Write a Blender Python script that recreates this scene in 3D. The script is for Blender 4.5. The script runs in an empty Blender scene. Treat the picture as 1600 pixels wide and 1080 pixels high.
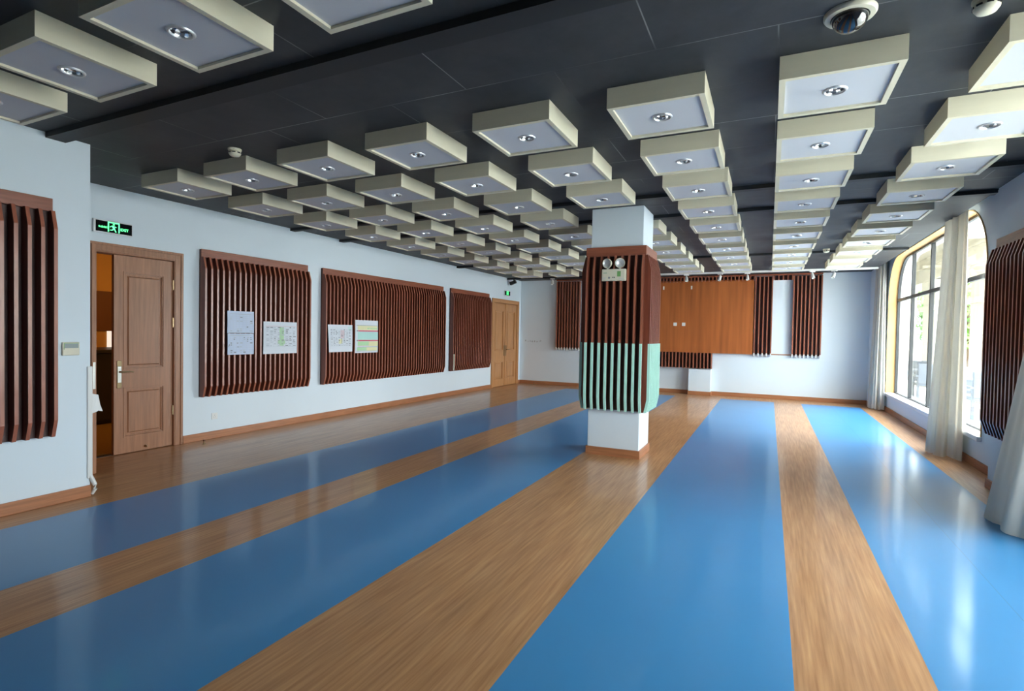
import bpy, bmesh, math, random
from mathutils import Vector, Matrix
random.seed(7)
S = bpy.context.scene
PI = math.pi

# ------------------------------------------------------------------ camera
cam_d = bpy.data.cameras.new('camera')
cam = bpy.data.objects.new('camera', cam_d)
S.collection.objects.link(cam)
S.camera = cam
cam_d.sensor_fit = 'HORIZONTAL'
cam_d.sensor_width = 36.0
cam_d.lens = 837.1 * 36.0 / 1600.0
cam_d.clip_start = 0.05
cam_d.clip_end = 300
fw = Vector((-0.43245955, 0.90135009, -0.02338287))
rt = Vector((0.90124693, 0.43289779, 0.01880075))
up = Vector((-0.02706845, 0.01294318, 0.99954979))
M = Matrix((rt, up, -fw)).transposed().to_4x4()
M.translation = Vector((0, 0, 1.5))
cam.matrix_world = M

# ------------------------------------------------------------------ sky / exposure
W = bpy.data.worlds.new('overcast_sky')
S.world = W
W.use_nodes = True
nt = W.node_tree
bg = nt.nodes['Background']
tc = nt.nodes.new('ShaderNodeTexCoord')
sep = nt.nodes.new('ShaderNodeSeparateXYZ')
rmp = nt.nodes.new('ShaderNodeValToRGB')
rmp.color_ramp.elements[0].position = 0.46
rmp.color_ramp.elements[0].color = (0.50, 0.50, 0.48, 1)
rmp.color_ramp.elements[1].position = 0.51
rmp.color_ramp.elements[1].color = (0.78, 0.81, 0.84, 1)
for p_, c_ in ((0.65, (0.92, 0.96, 1.0, 1)), (0.80, (1.02, 1.08, 1.14, 1)), (1.0, (1.10, 1.18, 1.25, 1))):
    e_ = rmp.color_ramp.elements.new(p_)
    e_.color = c_
mp = nt.nodes.new('ShaderNodeMapRange')
mp.inputs[1].default_value = -1
mp.inputs[2].default_value = 1
nt.links.new(tc.outputs['Generated'], sep.inputs[0])
nt.links.new(sep.outputs['Z'], mp.inputs[0])
nt.links.new(mp.outputs[0], rmp.inputs[0])
nt.links.new(rmp.outputs[0], bg.inputs['Color'])
bg.inputs['Strength'].default_value = 9.0

S.view_settings.view_transform = 'Standard'
S.view_settings.look = 'None'
S.view_settings.gamma = 1.0
S.view_settings.use_curve_mapping = False
S.view_settings.exposure = 1.17
S.cycles.use_denoising = True
S.cycles.max_bounces = 10
S.cycles.diffuse_bounces = 6
S.cycles.glossy_bounces = 4
S.cycles.transparent_max_bounces = 16
S.cycles.sample_clamp_indirect = 8.0
S.cycles.caustics_reflective = False
S.cycles.caustics_refractive = False

def portal(name, loc, sy, sz):
    l = bpy.data.lights.new(name, 'AREA')
    l.shape = 'RECTANGLE'
    l.size = sz
    l.size_y = sy
    l.cycles.is_portal = True
    o = bpy.data.objects.new(name, l)
    S.collection.objects.link(o)
    o.location = loc
    o.rotation_euler = (0, PI / 2, 0)     # emits towards -X, into the room
    return o

# window openings of the right-hand wall (y0, y1); the sky comes in through these
WIN = [(7.98, 13.65), (1.90, 5.40)]
WZ0, WZ1 = 0.36, 3.18
for a, b in WIN:
    portal('window_daylight', (2.60, (a + b) / 2, (WZ0 + WZ1) / 2), b - a, WZ1 - WZ0)

# ------------------------------------------------------------------ dimensions
XL, XN, XR, XP = -6.75, -5.338, 2.26, 2.06     # door wall, near left wall, window wall, pillar face
YB, YN, YF = 14.62, 2.62, -8.0                 # back wall, corner of near left wall, wall behind camera
H = 3.06

# ------------------------------------------------------------------ materials
MAT = {}
def mat(name, col, rough=0.5, metal=0.0, spec=0.5, bump=0.0, bscale=200.0, var=0.0, vscale=(3, 3, 3), emit=None, estr=0.0, coat=0.0):
    if name in MAT: return MAT[name]
    m = bpy.data.materials.new(name)
    m.use_nodes = True
    t = m.node_tree
    b = t.nodes['Principled BSDF']
    b.inputs['Base Color'].default_value = (*col, 1)
    b.inputs['Roughness'].default_value = rough
    b.inputs['Metallic'].default_value = metal
    b.inputs['Specular IOR Level'].default_value = spec
    if coat: b.inputs['Coat Weight'].default_value = coat
    if var or bump:
        c = t.nodes.new('ShaderNodeTexCoord')
        mpn = t.nodes.new('ShaderNodeMapping')
        t.links.new(c.outputs['Object'], mpn.inputs[0])
        if var:
            mpn.inputs['Scale'].default_value = vscale
            n = t.nodes.new('ShaderNodeTexNoise')
            n.inputs['Scale'].default_value = 1.0
            n.inputs['Detail'].default_value = 5
            t.links.new(mpn.outputs[0], n.inputs[0])
            r = t.nodes.new('ShaderNodeValToRGB')
            r.color_ramp.elements[0].position = 0.3
            r.color_ramp.elements[1].position = 0.7
            r.color_ramp.elements[0].color = (*[max(0, x * (1 - var)) for x in col], 1)
            r.color_ramp.elements[1].color = (*[min(1, x * (1 + var)) for x in col], 1)
            t.links.new(n.outputs[0], r.inputs[0])
            t.links.new(r.outputs[0], b.inputs['Base Color'])
        if bump:
            n2 = t.nodes.new('ShaderNodeTexNoise')
            n2.inputs['Scale'].default_value = bscale
            t.links.new(c.outputs['Object'], n2.inputs[0])
            bn = t.nodes.new('ShaderNodeBump')
            bn.inputs['Strength'].default_value = bump
            bn.inputs['Distance'].default_value = 0.01
            t.links.new(n2.outputs[0], bn.inputs['Height'])
            t.links.new(bn.outputs[0], b.inputs['Normal'])
    if emit:
        b.inputs['Emission Color'].default_value = (*emit, 1)
        b.inputs['Emission Strength'].default_value = estr
    MAT[name] = m
    return m

def cloth_mat(name, col, rough=0.85, bump=0.05, bscale=500, var=0.05, vscale=(6, 6, 1)):
    m = mat(name, col, rough, bump=bump, bscale=bscale, var=var, vscale=vscale)
    t = m.node_tree; b = t.nodes['Principled BSDF']; o = t.nodes['Material Output']
    tr = t.nodes.new('ShaderNodeBsdfTranslucent'); tr.inputs[0].default_value = (*[min(1, x * 1.15) for x in col], 1)
    mx = t.nodes.new('ShaderNodeMixShader'); mx.inputs[0].default_value = 0.25
    t.links.new(b.outputs[0], mx.inputs[1]); t.links.new(tr.outputs[0], mx.inputs[2]); t.links.new(mx.outputs[0], o.inputs[0])
    return m
wall_m = mat('wall_paint', (0.73, 0.815, 0.885), 0.62, bump=0.03, bscale=60, var=0.02, vscale=(0.8, 0.8, 0.8))
white_m = mat('white_plastic', (0.80, 0.80, 0.78), 0.4)
skirt_m = mat('skirting_wood', (0.40, 0.165, 0.075), 0.38, var=0.18, vscale=(3, 3, 60))
door_m = mat('door_wood', (0.37, 0.175, 0.095), 0.36, var=0.16, vscale=(40, 40, 2.5))
doorfar_m = mat('door_wood_honey', (0.52, 0.25, 0.10), 0.36, var=0.14, vscale=(40, 40, 2.5))
slat_m = mat('mahogany_slat', (0.19, 0.050, 0.026), 0.34, var=0.2, vscale=(30, 30, 2))
sheen_m = mat('slat_sheen_tone', (0.36, 0.12, 0.072), 0.28, coat=0.12, var=0.15, vscale=(30, 30, 2))  # slat wood with window sheen put into its colour
head_m = mat('mahogany_header', (0.28, 0.085, 0.045), 0.38, var=0.2, vscale=(4, 4, 60))
dark_m = mat('slat_backing', (0.06, 0.018, 0.014), 0.5)
board_m = mat('cherry_board', (0.43, 0.125, 0.032), 0.34, var=0.25, vscale=(9, 9, 0.5))
mint_m = mat('mint_foam', (0.48, 0.80, 0.68), 0.6)
boxp_m = mat('lamp_box_cream', (0.74, 0.69, 0.53), 0.5, var=0.03, vscale=(2, 2, 20))
panel_m = mat('lamp_panel_white', (0.64, 0.66, 0.71), 0.5)
chrome_m = mat('chrome', (0.80, 0.81, 0.83), 0.14, metal=1.0)
satin_m = mat('satin_ring', (0.74, 0.75, 0.77), 0.35, metal=0.6)
black_m = mat('black_plastic', (0.012, 0.012, 0.014), 0.35)
dome_m = mat('smoked_dome', (0.010, 0.010, 0.014), 0.04, spec=0.8, coat=1.0)
cream_m = mat('cream_plastic', (0.72, 0.68, 0.54), 0.45)
curt_m = cloth_mat('curtain_cloth', (0.70, 0.68, 0.63), 0.85, bump=0.05, bscale=500, var=0.05, vscale=(6, 6, 1))
alu_m = mat('grey_window_frame', (0.035, 0.037, 0.04), 0.45, metal=0.0)
reveal_m = mat('amber_reveal', (0.68, 0.40, 0.15), 0.42, var=0.08, vscale=(3, 3, 3))
sill_m = mat('white_sill', (0.82, 0.82, 0.82), 0.35)
brass_m = mat('antique_brass', (0.30, 0.22, 0.12), 0.3, metal=0.9)
silver_m = mat('brushed_silver', (0.62, 0.61, 0.56), 0.3, metal=0.85)
green_e = mat('exit_green', (0.02, 0.25, 0.07), 0.5, emit=(0.10, 1.0, 0.28), estr=1.3)
greenp_m = mat('green_print', (0.14, 0.33, 0.10), 0.6)
paper_m = mat('white_paper', (0.74, 0.78, 0.84), 0.8)
paperb_m = mat('bluish_paper', (0.60, 0.68, 0.84), 0.8)
ink_m = mat('grey_ink', (0.26, 0.28, 0.31), 0.8)
inkl_m = mat('faint_ink', (0.52, 0.56, 0.62), 0.8)
pgreen_m = mat('cell_green', (0.48, 0.74, 0.44), 0.8)
pyel_m = mat('cell_yellow', (0.80, 0.78, 0.48), 0.8)
pcyan_m = mat('cell_cyan', (0.48, 0.75, 0.70), 0.8)
pred_m = mat('cell_red', (0.72, 0.12, 0.16), 0.8)
ppink_m = mat('cell_pink', (0.78, 0.60, 0.64), 0.8)
stone_m = mat('terrace_stone', (0.56, 0.53, 0.46), 0.7, var=0.06, vscale=(2, 2, 2))
paving_m = mat('terrace_paving', (0.72, 0.70, 0.66), 0.5, var=0.1, vscale=(1.5, 1.5, 1.5))
rattan_m = mat('grey_rattan', (0.11, 0.12, 0.14), 0.6)
leaf_m = mat('leaf_green', (0.13, 0.26, 0.05), 0.6, var=0.5, vscale=(3, 3, 3))
bark_m = mat('bark', (0.12, 0.08, 0.05), 0.8)
cab_m = mat('dark_cabinet', (0.02, 0.014, 0.012), 0.4)
ochre_m = mat('ochre_wall', (0.62, 0.36, 0.10), 0.7)
warmfloor_m = mat('warm_floor', (0.42, 0.24, 0.06), 0.2)

def glass_mat():
    m = bpy.data.materials.new('window_glass'); m.use_nodes = True
    t = m.node_tree; t.nodes.clear()
    o = t.nodes.new('ShaderNodeOutputMaterial')
    mx = t.nodes.new('ShaderNodeMixShader')
    lw = t.nodes.new('ShaderNodeLayerWeight'); lw.inputs[0].default_value = 0.5
    pw = t.nodes.new('ShaderNodeMath'); pw.operation = 'POWER'; pw.inputs[1].default_value = 5
    fr = t.nodes.new('ShaderNodeMath'); fr.operation = 'MULTIPLY_ADD'; fr.inputs[1].default_value = 0.5; fr.inputs[2].default_value = 0.04
    t.links.new(lw.outputs['Facing'], pw.inputs[0]); t.links.new(pw.outputs[0], fr.inputs[0])
    tr = t.nodes.new('ShaderNodeBsdfTransparent'); tr.inputs[0].default_value = (0.93, 0.96, 0.95, 1)
    gl = t.nodes.new('ShaderNodeBsdfGlossy'); gl.inputs['Roughness'].default_value = 0.02
    t.links.new(fr.outputs[0], mx.inputs[0]); t.links.new(tr.outputs[0], mx.inputs[1]); t.links.new(gl.outputs[0], mx.inputs[2])
    t.links.new(mx.outputs[0], o.inputs[0])
    return m
glass_m = glass_mat()

def floor_mat():
    m = bpy.data.materials.new('sports_vinyl'); m.use_nodes = True
    t = m.node_tree; b = t.nodes['Principled BSDF']; N = t.nodes.new; Lk = t.links.new
    c = N('ShaderNodeTexCoord'); s = N('ShaderNodeSeparateXYZ'); Lk(c.outputs['Object'], s.inputs[0])
    def math_(op, a, bb):
        n = N('ShaderNodeMath'); n.operation = op
        for i, v in enumerate((a, bb)):
            if isinstance(v, (int, float)): n.inputs[i].default_value = v
            else: Lk(v, n.inputs[i])
        return n.outputs[0]
    tot = None
    for a, e in ((-5.0, -3.85), (-3.265, -2.09), (-1.02, 0.137), (0.695, 1.84)):
        k = math_('MULTIPLY', math_('GREATER_THAN', s.outputs['X'], a), math_('LESS_THAN', s.outputs['X'], e))
        tot = k if tot is None else math_('ADD', tot, k)
    tot = math_('MULTIPLY', tot, math_('LESS_THAN', s.outputs['Y'], 13.9))
    # wood print, streaks running along the strips
    mw = N('ShaderNodeMapping'); mw.inputs['Scale'].default_value = (55, 2.2, 1); Lk(c.outputs['Object'], mw.inputs[0])
    nw = N('ShaderNodeTexNoise'); nw.inputs['Scale'].default_value = 1.0; nw.inputs['Detail'].default_value = 6; Lk(mw.outputs[0], nw.inputs[0])
    rw = N('ShaderNodeValToRGB'); Lk(nw.outputs[0], rw.inputs[0])
    rw.color_ramp.elements[0].position = 0.28; rw.color_ramp.elements[1].position = 0.75
    rw.color_ramp.elements[0].color = (0.38, 0.175, 0.070, 1); rw.color_ramp.elements[1].color = (0.62, 0.345, 0.165, 1)
    mw2 = N('ShaderNodeMapping'); mw2.inputs['Scale'].default_value = (9, 0.55, 1); Lk(c.outputs['Object'], mw2.inputs[0])
    nw2 = N('ShaderNodeTexNoise'); nw2.inputs['Scale'].default_value = 1.0; Lk(mw2.outputs[0], nw2.inputs[0])
    mxw = N('ShaderNodeMix'); mxw.data_type = 'RGBA'; mxw.blend_type = 'OVERLAY'; mxw.inputs[0].default_value = 0.25
    Lk(rw.outputs[0], mxw.inputs[6]); Lk(nw2.outputs[0], mxw.inputs[7])
    # blue vinyl
    nb = N('ShaderNodeTexNoise'); nb.inputs['Scale'].default_value = 1.3; Lk(c.outputs['Object'], nb.inputs[0])
    rb = N('ShaderNodeValToRGB'); Lk(nb.outputs[0], rb.inputs[0])
    rb.color_ramp.elements[0].color = (0.044, 0.245, 0.54, 1); rb.color_ramp.elements[1].color = (0.052, 0.275, 0.59, 1)
    # welded seam in the strip beside the windows
    sm = math_('LESS_THAN', math_('ABSOLUTE', math_('SUBTRACT', s.outputs['X'], 1.277), 0), 0.0025)
    mxs = N('ShaderNodeMix'); mxs.data_type = 'RGBA'; Lk(sm, mxs.inputs[0]); Lk(rb.outputs[0], mxs.inputs[6]); mxs.inputs[7].default_value = (0.05, 0.2, 0.4, 1)
    mx = N('ShaderNodeMix'); mx.data_type = 'RGBA'; Lk(tot, mx.inputs[0]); Lk(mxw.outputs[2], mx.inputs[6]); Lk(mxs.outputs[2], mx.inputs[7])
    Lk(mx.outputs[2], b.inputs['Base Color'])
    rr = math_('ADD', math_('MULTIPLY', tot, 0.02), 0.40)
    Lk(rr, b.inputs['Roughness'])
    b.inputs['Specular IOR Level'].default_value = 0.5
    b.inputs['Coat Weight'].default_value = 0.38
    b.inputs['Coat Roughness'].default_value = 0.11
    # very slight waviness of the laid vinyl
    nz = N('ShaderNodeTexNoise'); nz.inputs['Scale'].default_value = 3.0; Lk(c.outputs['Object'], nz.inputs[0])
    bn = N('ShaderNodeBump'); bn.inputs['Strength'].default_value = 0.06; bn.inputs['Distance'].default_value = 0.02
    Lk(nz.outputs[0], bn.inputs['Height']); Lk(bn.outputs[0], b.inputs['Normal'])
    return m
floor_m = floor_mat()

def ceiling_mat():
    m = bpy.data.materials.new('black_painted_boards'); m.use_nodes = True
    t = m.node_tree; b = t.nodes['Principled BSDF']; N = t.nodes.new; Lk = t.links.new
    c = N('ShaderNodeTexCoord')
    mp_ = N('ShaderNodeMapping'); Lk(c.outputs['Object'], mp_.inputs[0])
    br = N('ShaderNodeTexBrick'); Lk(mp_.outputs[0], br.inputs[0])
    br.inputs['Color1'].default_value = (0.0, 0, 0, 1); br.inputs['Color2'].default_value = (0.25, 0.25, 0.25, 1); br.inputs['Mortar'].default_value = (1, 1, 1, 1)
    br.inputs['Scale'].default_value = 1.0; br.inputs['Brick Width'].default_value = 1.2; br.inputs['Row Height'].default_value = 0.6
    br.inputs['Mortar Size'].default_value = 0.004; br.inputs['Mortar Smooth'].default_value = 0.3
    n = N('ShaderNodeTexNoise'); n.inputs['Scale'].default_value = 2.2; n.inputs['Detail'].default_value = 8; n.inputs['Roughness'].default_value = 0.65; Lk(c.outputs['Object'], n.inputs[0])
    base = N('ShaderNodeValToRGB'); Lk(n.outputs[0], base.inputs[0])
    base.color_ramp.elements[0].position = 0.35; base.color_ramp.elements[1].position = 0.72
    base.color_ramp.elements[0].color = (0.030, 0.034, 0.039, 1); base.color_ramp.elements[1].color = (0.055, 0.059, 0.066, 1)
    n2 = N('ShaderNodeTexNoise'); n2.inputs['Scale'].default_value = 1.1; Lk(c.outputs['Object'], n2.inputs[0])
    r2 = N('ShaderNodeValToRGB'); Lk(n2.outputs[0], r2.inputs[0]); r2.color_ramp.elements[0].position = 0.42; r2.color_ramp.elements[1].position = 0.6
    ml = N('ShaderNodeMath'); ml.operation = 'MULTIPLY'; Lk(br.outputs['Fac'], ml.inputs[0]); Lk(r2.outputs[0], ml.inputs[1])
    mx = N('ShaderNodeMix'); mx.data_type = 'RGBA'; Lk(ml.outputs[0], mx.inputs[0]); Lk(base.outputs[0], mx.inputs[6]); mx.inputs[7].default_value = (0.24, 0.245, 0.25, 1)
    Lk(mx.outputs[2], b.inputs['Base Color'])
    b.inputs['Roughness'].default_value = 0.55
    b.inputs['Specular IOR Level'].default_value = 0.35
    bn = N('ShaderNodeBump'); bn.inputs['Strength'].default_value = 0.35; bn.inputs['Distance'].default_value = 0.004
    Lk(br.outputs['Fac'], bn.inputs['Height']); bn.invert = True; Lk(bn.outputs[0], b.inputs['Normal'])
    return m
ceil_m = ceiling_mat()
beam_m = mat('black_beam_paint', (0.016, 0.018, 0.022), 0.6)

# ------------------------------------------------------------------ mesh helpers
class MB:
    def __init__(s):
        s.bm = bmesh.new(); s.mi = 0
    def face(s, vs):
        try:
            f = s.bm.faces.new(vs); f.material_index = s.mi; return f
        except ValueError:
            return None
    def box(s, x0, x1, y0, y1, z0, z1):
        x0, x1 = sorted((x0, x1)); y0, y1 = sorted((y0, y1)); z0, z1 = sorted((z0, z1))
        v = [s.bm.verts.new(p) for p in ((x0, y0, z0), (x1, y0, z0), (x1, y1, z0), (x0, y1, z0), (x0, y0, z1), (x1, y0, z1), (x1, y1, z1), (x0, y1, z1))]
        for q in ((3, 2, 1, 0), (4, 5, 6, 7), (0, 1, 5, 4), (1, 2, 6, 5), (2, 3, 7, 6), (3, 0, 4, 7)):
            s.face([v[i] for i in q])
        return s
    def bbox(s, x0, x1, y0, y1, z0, z1, r=0.004, seg=2):
        """bevelled box"""
        t = bmesh.new()
        bmesh.ops.create_cube(t, size=1.0)
        for v in t.verts:
            v.co = Vector(((x0 + x1) / 2 + v.co.x * abs(x1 - x0), (y0 + y1) / 2 + v.co.y * abs(y1 - y0), (z0 + z1) / 2 + v.co.z * abs(z1 - z0)))
        bmesh.ops.bevel(t, geom=t.edges[:], offset=r, segments=seg, profile=0.5, affect='EDGES')
        s.merge(t); return s
    def merge(s, t):
        mp_ = {v: s.bm.verts.new(v.co) for v in t.verts}
        for f in t.faces: s.face([mp_[v] for v in f.verts])
        t.free()
    def prism(s, prof, f):
        """prof: list of 2D points, f(p, k) -> 3D for k = 0 / 1 ends"""
        a = [s.bm.verts.new(f(p, 0)) for p in prof]; b = [s.bm.verts.new(f(p, 1)) for p in prof]
        n = len(prof)
        s.face(a[::-1]); s.face(b)
        for i in range(n): s.face((a[i], a[(i + 1) % n], b[(i + 1) % n], b[i]))
        return s
    def lathe(s, prof, M_=Matrix.Identity(4), n=24, cap0=True, cap1=True):
        """prof: (r, z) list"""
        rings = []
        for r, z in prof:
            rings.append([s.bm.verts.new(M_ @ Vector((r * math.cos(2 * PI * i / n), r * math.sin(2 * PI * i / n), z))) for i in range(n)])
        for a, b in zip(rings, rings[1:]):
            for i in range(n): s.face((a[i], a[(i + 1) % n], b[(i + 1) % n], b[i]))
        if cap0 and prof[0][0] > 1e-5: s.face(rings[0][::-1])
        if cap1 and prof[-1][0] > 1e-5: s.face(rings[-1])
        return s
    def tube(s, pts, r, n=8):
        pts = [Vector(p) for p in pts]; rings = []
        for i, p in enumerate(pts):
            d = (pts[min(i + 1, len(pts) - 1)] - pts[max(i - 1, 0)]).normalized()
            u = d.cross(Vector((0, 0, 1)))
            if u.length < 1e-3: u = d.cross(Vector((0, 1, 0)))
            u.normalize(); w = d.cross(u)
            rr = r[i] if isinstance(r, (list, tuple)) else r
            rings.append([s.bm.verts.new(p + (u * math.cos(2 * PI * k / n) + w * math.sin(2 * PI * k / n)) * rr) for k in range(n)])
        for a, b in zip(rings, rings[1:]):
            for k in range(n): s.face((a[k], a[(k + 1) % n], b[(k + 1) % n], b[k]))
        s.face(rings[0][::-1]); s.face(rings[-1])
        return s
    def build(s, name, m, parent=None, smooth=False, solidify=0, M_=None):
        bmesh.ops.recalc_face_normals(s.bm, faces=s.bm.faces[:])
        me = bpy.data.meshes.new(name)
        if M_ is not None: s.bm.transform(M_)
        s.bm.to_mesh(me); s.bm.free()
        for x in (m if isinstance(m, (list, tuple)) else [m]): me.materials.append(x)
        if smooth:
            for p in me.polygons: p.use_smooth = True
            try: me.set_sharp_from_angle(angle=math.radians(40))
            except Exception: pass
        o = bpy.data.objects.new(name, me)
        S.collection.objects.link(o)
        if parent is not None: o.parent = parent
        if solidify:
            md = o.modifiers.new('thickness', 'SOLIDIFY'); md.thickness = solidify; md.offset = 0
        return o

def tag(o, label, cat, group=None, kind=None):
    o['label'] = label; o['category'] = cat
    if group: o['group'] = group
    if kind: o['kind'] = kind
    return o
def thing(name, label, cat, loc=(0, 0, 0), rz=0.0, group=None, kind=None):
    o = bpy.data.objects.new(name, None)
    o.empty_display_size = 0.1
    S.collection.objects.link(o)
    o.location = loc; o.rotation_euler = (0, 0, rz)
    return tag(o, label, cat, group, kind)
def struct(name, mb, m, label, cat, **k):
    return tag(mb.build(name, m, **k), label, cat, kind='structure')
def T(x, y, z): return Matrix.Translation((x, y, z))
def RX(a): return Matrix.Rotation(a, 4, 'X')
def RY(a): return Matrix.Rotation(a, 4, 'Y')
def RZ(a): return Matrix.Rotation(a, 4, 'Z')
ORD = ['first', 'second', 'third', 'fourth', 'fifth', 'sixth', 'seventh', 'eighth', 'ninth', 'tenth', 'eleventh']

# ================================================================== SHELL
f = MB(); f.box(XL - 0.05, XR + 0.05, YF, YB + 0.05, -0.12, 0.0)
struct('floor', f, floor_m, 'glossy vinyl floor of blue strips and wood-print strips', 'floor')

c = MB(); c.box(XL - 0.05, 2.08, YF, YB + 0.05, H, H + 0.34)
struct('ceiling', c, ceil_m, 'black painted board ceiling with faint dusty seams', 'ceiling')
c = MB(); c.box(2.08, 2.75, YF, YB + 0.2, H + 0.34, H + 0.44)
struct('trim_1', c, ceil_m, 'dark recess above the curtains along the window wall', 'curtain recess')

# shallow dark strips crossing the ceiling
for i, (y0, y1, dz, lab) in enumerate(((2.30, 2.44, 0.045, 'black ceiling strip nearest the camera, beyond the front lamp boxes'),
                                     (6.03, 6.12, 0.04, 'black ceiling strip just before the slat-clad pillar'),
                                     (7.08, 7.18, 0.04, 'black ceiling strip just behind the slat-clad pillar'),
                                     (10.94, 11.04, 0.04, 'black ceiling strip well behind the pillar'))):
    c = MB(); c.box(XN if y0 < 2.6 else XL, 2.06, y0, y1, H - dz, H)
    struct('trim_%d' % (i + 2), c, beam_m, lab, 'ceiling strip')

# left wall (door wall) with the two door openings ------------------------------------------------
D1 = (2.87, 4.23, 2.32)
D2 = (12.87, 14.35, 2.33)
w = MB()
w.box(XL - 0.15, XL, YN, D1[0], 0, H + 0.3)
w.box(XL - 0.15, XL, D1[0], D1[1], D1[2], H + 0.3)
w.box(XL - 0.15, XL, D1[1], D2[0], 0, H + 0.3)
w.box(XL - 0.15, XL, D2[0], D2[1], D2[2], H + 0.3)
w.box(XL - 0.15, XL, D2[1], YB + 0.15, 0, H + 0.3)
struct('wall_left', w, wall_m, 'pale blue wall on the left with two wooden doors', 'wall')
w = MB(); w.box(XL - 0.15, XN, YF, YN, 0, H + 0.3)
struct('wall_left_near', w, wall_m, 'pale blue wall block at the left edge, nearest the camera', 'wall')
w = MB(); w.box(XL - 0.15, 2.8, YB, YB + 0.15, 0, H + 0.5)
struct('wall_back', w, wall_m, 'pale blue back wall', 'wall')
w = MB(); w.box(XL - 0.15, 2.8, YF - 0.15, YF, 0, H + 0.5)
struct('wall_front', w, wall_m, 'pale blue wall behind the camera', 'wall')

# window wall: three openings with rounded top corners --------------------------------------------
def arch_pts(y0, y1, z0, z1, R, n=10):
    """outline from bottom-left, counter-clockwise in (y, z): the two upper corners rounded"""
    p = [(y0, z0), (y1, z0)]
    for i in range(n + 1):
        a = PI / 2 * i / n
        p.append((y1 - R + R * math.cos(a), z1 - R + R * math.sin(a)))
    for i in range(n + 1):
        a = PI / 2 + PI / 2 * i / n
        p.append((y0 + R + R * math.cos(a), z1 - R + R * math.sin(a)))
    return p
RA = 0.80
def wall_x_with_arches(x0, x1, ya, yb, zt, wins):
    w = MB(); ys = ya
    for (a, b) in sorted(wins):
        w.box(x0, x1, ys, a, 0, zt)
        w.box(x0, x1, a, b, 0, WZ0)
        P = arch_pts(a, b, WZ0, WZ1, RA)[2:]
        n = len(P)
        for i in range(n - 1):                  # strips from the arch up to the top of the wall
            (p0, q0), (p1, q1) = P[i], P[i + 1]
            if abs(p0 - p1) < 1e-6: continue
            prof = [(p0, q0), (p1, q1), (p1, zt), (p0, zt)]
            w.prism(prof, lambda p, k: (x0 if k == 0 else x1, p[0], p[1]))
        ys = b
    w.box(x0, x1, ys, yb, 0, zt)
    return w
XW = 2.62
w = wall_x_with_arches(XR, XW, YF, YB, H + 0.5, WIN)
struct('wall_right', w, wall_m, 'pale blue window wall on the right', 'wall')
# pillars of that wall
for i, (a, b, lab) in enumerate(((13.98, YB, 'pale blue pillar at the far right corner of the room'),
                               (5.75, 7.06, 'pale blue wall pillar behind the right-hand slat panel'),
                               (-1.2, -0.2, 'pale blue wall pillar beside the camera'))):
    w = MB(); w.box(XP, XR, a, b, 0, H + 0.34)
    struct('wall_right_pillar_%d' % (i + 1), w, wall_m, lab, 'pillar')

# windows ----------------------------------------------------------------------------------------
def ring(mb, outer, inner, xa, xb):
    n = len(outer)
    A = [[mb.bm.verts.new((x, *p)) for p in pts] for x in (xa, xb) for pts in (outer, inner)]
    oa, ia, ob, ib = A
    for i in range(n):
        j = (i + 1) % n
        mb.face((oa[i], oa[j], ia[j], ia[i])); mb.face((ob[i], ob[j], ib[j], ib[i]))
        mb.face((oa[i], oa[j], ob[j], ob[i])); mb.face((ia[i], ia[j], ib[j], ib[i]))
def window(idx, a, b, lab):
    r = thing('window_%d' % idx, lab, 'window', (2.42, (a + b) / 2, WZ0), kind='structure')
    inv = r.matrix_basis.inverted()
    def add(name, mb, m, parent=r, **k):
        return mb.build(name, m, parent, M_=inv, **k)
    out = arch_pts(a, b, WZ0, WZ1, RA); e = 0.05
    inn = arch_pts(a + e, b - e, WZ0 + e, WZ1 - e, RA - e)
    g = MB(); ring(g, out, inn, 2.40, 2.45); add('window_frame', g, alu_m)
    # amber lining of the deep opening (sides and top)
    g = MB(); t = 0.015
    o2 = arch_pts(a + 0.001, b - 0.001, WZ0 + 0.03, WZ1 - 0.001, RA); i2 = arch_pts(a + t, b - t, WZ0 + 0.03, WZ1 - t, RA - t)
    n = len(o2)
    va = [[g.bm.verts.new((x, *p)) for p in pts] for x in (XR - 0.012, 2.40) for pts in (o2, i2)]
    for i in range(1, n):
        j = (i + 1) % n
        g.face((va[0][i], va[0][j], va[1][j], va[1][i])); g.face((va[2][i], va[2][j], va[3][j], va[3][i]))
        g.face((va[0][i], va[0][j], va[2][j], va[2][i])); g.face((va[1][i], va[1][j], va[3][j], va[3][i]))
    add('reveal_lining', g, reveal_m)
    g = MB(); g.bbox(XR - 0.045, 2.40, a + 0.002, b - 0.002, WZ0 - 0.03, WZ0 + 0.03, 0.008)
    add('window_sill', g, sill_m)
    ms = [b - 1.25 - 1.30 * k for k in range(int((b - a - 1.3) / 1.30) + 1)]
    for y in ms:
        yl, yr = y - 0.022, y + 0.022
        def top(yy):
            if yy > b - RA: return WZ1 - RA + math.sqrt(max(0, RA * RA - (yy - b + RA) ** 2))
            if yy < a + RA: return WZ1 - RA + math.sqrt(max(0, RA * RA - (a + RA - yy) ** 2))
            return WZ1
        g = MB(); g.bbox(2.395, 2.455, yl, yr, WZ0 + 0.03, min(top(yl), top(yr)) - 0.045, 0.004)
        add('mullion', g, alu_m)
    g = MB(); g.bbox(2.398, 2.452, a + 0.045, b - 0.045, 2.30, 2.36, 0.004); add('transom', g, alu_m)
    g = MB(); pts = arch_pts(a + e * 0.8, b - e * 0.8, WZ0 + e * 0.8, WZ1 - e * 0.8, RA - e * 0.8)
    g.prism(pts, lambda p, k: (2.421 if k == 0 else 2.427, p[0], p[1])); add('glass_pane', g, glass_m)
    return r
window(1, *WIN[0], 'large grey-framed window with rounded top corners, between the curtains on the right')
window(2, *WIN[1], 'narrower window on the right behind the near curtain')

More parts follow.
